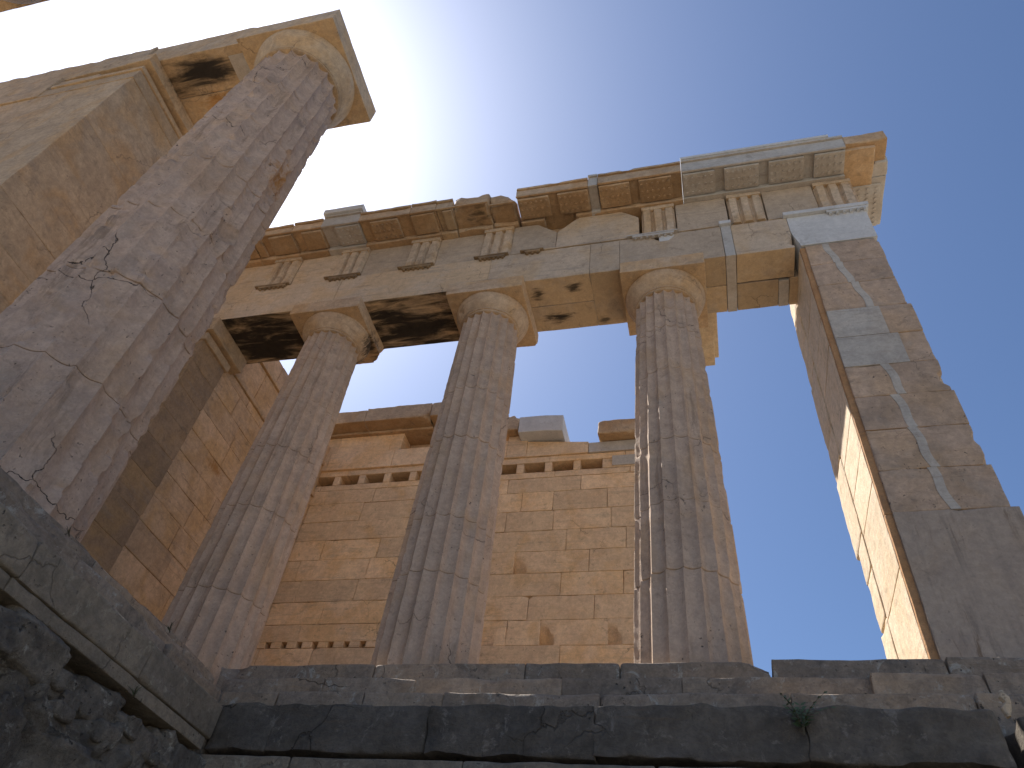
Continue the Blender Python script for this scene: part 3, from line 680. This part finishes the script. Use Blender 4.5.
m = MB(); m.block(.825, 2.3, Yw - .04, Yw + .8, 6.262, 6.50, res=.1, chip=.006, rough=.001); m.block(1.26, 1.75, Yw - .02, Yw + .3, 5.93, 6.16, res=.1, chip=.006, rough=.001); m.build('repair_patch', M['newold'], bw)
# small dark square holes along the lower courses: recessed beam slots cut as real pockets by leaving stubs proud
m = MB()
xh = [-4.45, -4.16, -3.88, -3.60, -3.32, -3.04, -2.76]
m.block(-5.4, xh[0], Yw, Yw + .155, 2.493, 2.60, res=.08, chip=.008)
for a, b in zip(xh[:-1], xh[1:]): m.block(a + .10, b, Yw, Yw + .155, 2.493, 2.60, res=.05, chip=.008)
m.block(-2.66, -2.2, Yw, Yw + .155, 2.493, 2.60, res=.08, chip=.01)
m.block(-5.4, -3.9, Yw, Yw + .155, 2.60, 2.907, res=.08, chip=.01); m.block(-3.9, -2.56, Yw, Yw + .155, 2.60, 2.907, res=.08, chip=.01, dents=[(-2.6, 3.8, 2.72, .13)]); m.block(-2.56, -2.2, Yw, Yw + .155, 2.60, 2.907, res=.08, chip=.01)
m.build('slotted_course', M['wallwarm'], bw)
m = MB()
for x0, x1, dn in ((-5.4, -4.7, ()), (-4.7, -3.77, ()), (-3.77, -2.36, [(-2.3, 3.3, 7.05, .3), (-2.3, 3.6, 7.3, .14)]), (-2.35, -1.5, ())):
    m.block(x0, x1, Yw - .42, Yw + .7, 7.20, 7.52 + (.05 if x0 > -4 else 0), res=.06, chip=.025, rough=.008, dents=dn)
    m.block(x0, x1, Yw - .12, Yw + .7, 7.14, 7.20, res=.1, chip=.02)
m.build('cornice', M['cornice'], bw)
m = MB(); m.block(-.92, -.52, Yw - .25, Yw + .5, 6.80, 7.17, res=.05, chip=.05, rough=.02, dents=[(-.45, 3.5, 7.2, .18)])
tag(m.build('stone_block', M['cornice']), 'broken ochre block on top of the back wall beside the pale square block', 'stone block')
m = MB(); m.block(-.50, .36, Yw - .30, Yw + .5, 6.66, 7.06, res=.1, chip=.008, rough=.001, fn=lambda V: np.stack([V[:, 0] - .10 * (V[:, 2] < 6.9) * 0, V[:, 1], V[:, 2] - .10 * np.maximum(0, V[:, 0])], 1))
tag(m.build('stone_block', M['new']), 'clean pale grey squared block standing on top of the back wall', 'stone block')
m = MB(); m.block(1.02, 1.95, Yw - .25, Yw + .5, 6.52, 6.84, res=.05, chip=.05, rough=.012, big=.05)
tag(m.build('stone_block', M['cornice']), 'rounded ochre block on the back wall just left of the third column', 'stone block')

# ------------------------------------------------------------------ side wall of the wing with its pilaster
sw = thing('side_wall', (-5.0, 2.0, 0), 'warm side wall of large blocks seen between the large column and the first slim column', 'wall')
m = MB(); r3 = random.Random(5)
zc = [0, .84] + [.84 + .42 * k for k in range(1, 12)] + [5.62, 5.72, 6.38, 6.46, 6.9]
for a, b in zip(zc[:-1], zc[1:]):
    y = .22 - r3.uniform(0, .3)
    xo = -4.60 + (.03 if abs(a - 5.62) < .01 or abs(a - 6.38) < .01 else 0)
    while y < 3.79:
        y1 = min(3.795, y + r3.uniform(.9, 1.4))
        if 3.79 - y1 < .3: y1 = 3.795
        m.block(-5.4, xo + r3.uniform(-.006, .006), max(y, .22), y1, a, b, res=.085, chip=.014, rough=.004, gap=.003); y = y1
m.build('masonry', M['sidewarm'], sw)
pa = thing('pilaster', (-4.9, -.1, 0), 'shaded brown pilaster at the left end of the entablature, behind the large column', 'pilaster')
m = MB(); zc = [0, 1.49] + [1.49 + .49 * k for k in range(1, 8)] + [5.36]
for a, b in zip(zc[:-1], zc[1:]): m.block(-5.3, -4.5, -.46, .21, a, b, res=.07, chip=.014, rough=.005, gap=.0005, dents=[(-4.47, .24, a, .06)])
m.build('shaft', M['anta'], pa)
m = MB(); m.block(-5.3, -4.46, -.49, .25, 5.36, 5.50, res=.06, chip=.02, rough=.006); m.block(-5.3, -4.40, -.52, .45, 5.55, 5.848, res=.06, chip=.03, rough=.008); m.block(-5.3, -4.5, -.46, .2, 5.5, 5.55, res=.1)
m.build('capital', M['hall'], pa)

# ------------------------------------------------------------------ wall of the great hall and its lintel, upper left
hw = thing('hall_wall', (-7.5, -3.0, 0), 'tall pale wall end of the great hall behind the large column, upper left', 'wall')
m = MB()
zc = [0, 1.2, 1.75, 2.25, 2.75, 3.25, 3.7, 4.15, 4.70, 6.72, 8.15]
r4 = random.Random(6)
for i, (a, b) in enumerate(zip(zc[:-1], zc[1:])):
    x = -5.28
    while x > -11.5:
        x0 = x - r4.uniform(1.3, 1.9) if i < 8 else x - r4.uniform(2.2, 3.4)
        if i >= 8 and x > -5.3: x0 = x - 1.2
        m.block(x0, x, -3.62, -2.38, a, b, res=.09, chip=.013, rough=.005); x = x0
m.build('masonry', M['hall'], hw)
m = MB()
m.block(-8.2, -5.27, -3.63, -2.36, 8.15, 8.42, res=.08, chip=.012); m.block(-7.0, -5.24, -3.66, -2.34, 8.42, 8.52, res=.08, chip=.01)
m.block(-5.62, -5.16, -3.72, -2.26, 8.60, 8.848, res=.06, chip=.02, rough=.006, dents=[(-5.1, -2.9, 8.6, .08)])
m.block(-7.2, -6.30, -3.60, -2.42, 8.52, 8.85, res=.1, chip=.01); m.block(-6.30, -5.36, -3.28, -2.42, 8.52, 8.85, res=.1, chip=.01); m.block(-6.3, -5.64, -3.62, -3.3, 8.52, 8.66, res=.08, chip=.02)
m.build('capital', M['hall'], hw)
m = MB()
m.block(-11.5, -7.1, -3.65, -2.4, 8.15, 8.95, res=.1, chip=.02, dents=[(-7.9, -3.7, 8.6, .12)])
m.build('upper_blocks', M['hall'], hw)
li = thing('lintel', (-4.5, -3.0, 8.85), 'thick pale lintel with black stains underneath, joining the large column to the hall wall', 'lintel')
def ragged(V):
    V = V.copy(); top = V[:, 2] > 9.3; h = 9.60 + .10 * (fbm(np.stack([V[:, 0] * 1.3, V[:, 0] * 0, V[:, 0] * 0], 1), 5, 3) - .5) - .55 * np.maximum(0, V[:, 0] + 3.75)
    V[:, 2] = np.where(top, np.minimum(V[:, 2], h), V[:, 2]); return V
m = MB(); m.block(-5.6, -3.42, -3.6, -2.95, 8.852, 9.72, res=.06, chip=.015, rough=.006, fn=ragged); m.block(-5.6, -3.1, -2.945, -2.32, 8.852, 9.6, res=.09, chip=.02, rough=.006)
m.build('lintel_body', M['hall'], li)
m = MB(); m.block(-11.5, -5.6, -3.62, -2.32, 8.955, 9.66, res=.10, chip=.03, rough=.02, big=.05, dents=[(-9.6, -3.6, 9.8, .3), (-7.2, -3.6, 9.8, .16)])
m.build('lintel_extension', M['hall'], li)
m = MB(); m.block(-3.98, -3.55, -3.45, -3.0, 8.835, 8.853, res=.1, chip=.004, rough=.001); m.build('repair_patch', M['newold'], li)
# masonry linking the hall wall and the wing pilaster
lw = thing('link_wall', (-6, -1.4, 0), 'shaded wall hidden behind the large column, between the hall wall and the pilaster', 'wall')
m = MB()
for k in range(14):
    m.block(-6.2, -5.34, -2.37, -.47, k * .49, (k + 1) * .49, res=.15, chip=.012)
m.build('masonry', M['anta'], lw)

# ------------------------------------------------------------------ weeds and the pale chip of stone
def weed(x, y, z, h, n, sd, label, spread=1.):
    th = thing('weed', (x, y, z), label, 'plant')
    r = random.Random(sd); sm = MB(); lm = MB()
    for k in range(n):
        a = r.uniform(0, 2 * math.pi); ln = h * r.uniform(.6, 1.05); lean = r.uniform(.3, 1.0) * spread
        pts = [Vector((x, y, z)) + Vector((math.cos(a) * lean * ln * t * t, math.sin(a) * lean * ln * t * t * .6 - .05 * t, ln * (t - .25 * lean * t * t))) for t in np.linspace(0, 1, 9)]
        tt = np.arange(5) / 5 * 2 * np.pi
        rows = np.array([[(p.x + .0035 * (1.2 - i / 9) * math.cos(q), p.y + .0035 * (1.2 - i / 9) * math.sin(q), p.z) for q in tt] for i, p in enumerate(pts)])
        sm.ring(rows)
        for i in range(2, 9):
            p = pts[i]; dirv = (pts[i] - pts[i - 1]).normalized()
            for sgn in (-1, 1):
                side = dirv.cross(Vector((r.uniform(-.3, .3), -.5, 1))).normalized() * sgn
                d = (side + dirv * .5 + Vector((0, 0, r.uniform(-.3, .2)))).normalized(); L = h * r.uniform(.16, .26) * (1.1 - .05 * i); w = L * .2
                pr_ = d.cross(Vector((r.uniform(-.4, .4), -1, .5))).normalized() * w
                q = [p, p + d * L * .45 + pr_, p + d * L, p + d * L * .45 - pr_]
                lm.add(np.array([tuple(v) for v in q]), np.array([[0, 1, 2, 3]]))
    sm.build('stem', M['stem'], th); lm.build('leaves', M['leaf'], th, smooth=0)
    return th
weed(3.16, -1.73, -1.0, .25, 8, 3, 'small wild plant with feathery leaves growing from a crack in the lower steps')
weed(-.73, -2.62, -1.20, .07, 6, 5, 'tiny green tuft in the gap under the grey kerb slab')
weed(-1.47, -1.75, -.29, .07, 7, 8, 'small dark tuft on the broken left steps close to the first slim column')
weed(-1.47, -3.05, -.29, .05, 5, 9, 'small dark tuft on the broken left steps beneath the large column')
m = MB()
prof = [(-.86, .02, .03), (-.80, .045, .04), (-.74, .035, .045), (-.70, .05, .04), (-.665, .03, .03), (-.65, .012, .012)]
T = np.arange(14) / 14 * 2 * np.pi
rows = np.array([[(4.30 + .12 * (z + .75) * .6 + .012 * math.sin(z * 40) + .6 * a * math.cos(q), -1.66 + .6 * b * math.sin(q), z * .72 - .235) for q in T] for z, a, b in prof])
rows = rows + vecnoise(rows.reshape(-1, 3) * 22, 4, 3).reshape(rows.shape) * .014
m.ring(rows); tag(m.build('stone_fragment', M['beam'], smooth=25), 'small pale chip of stone wedged upright in the crack at the right of the steps', 'stone')
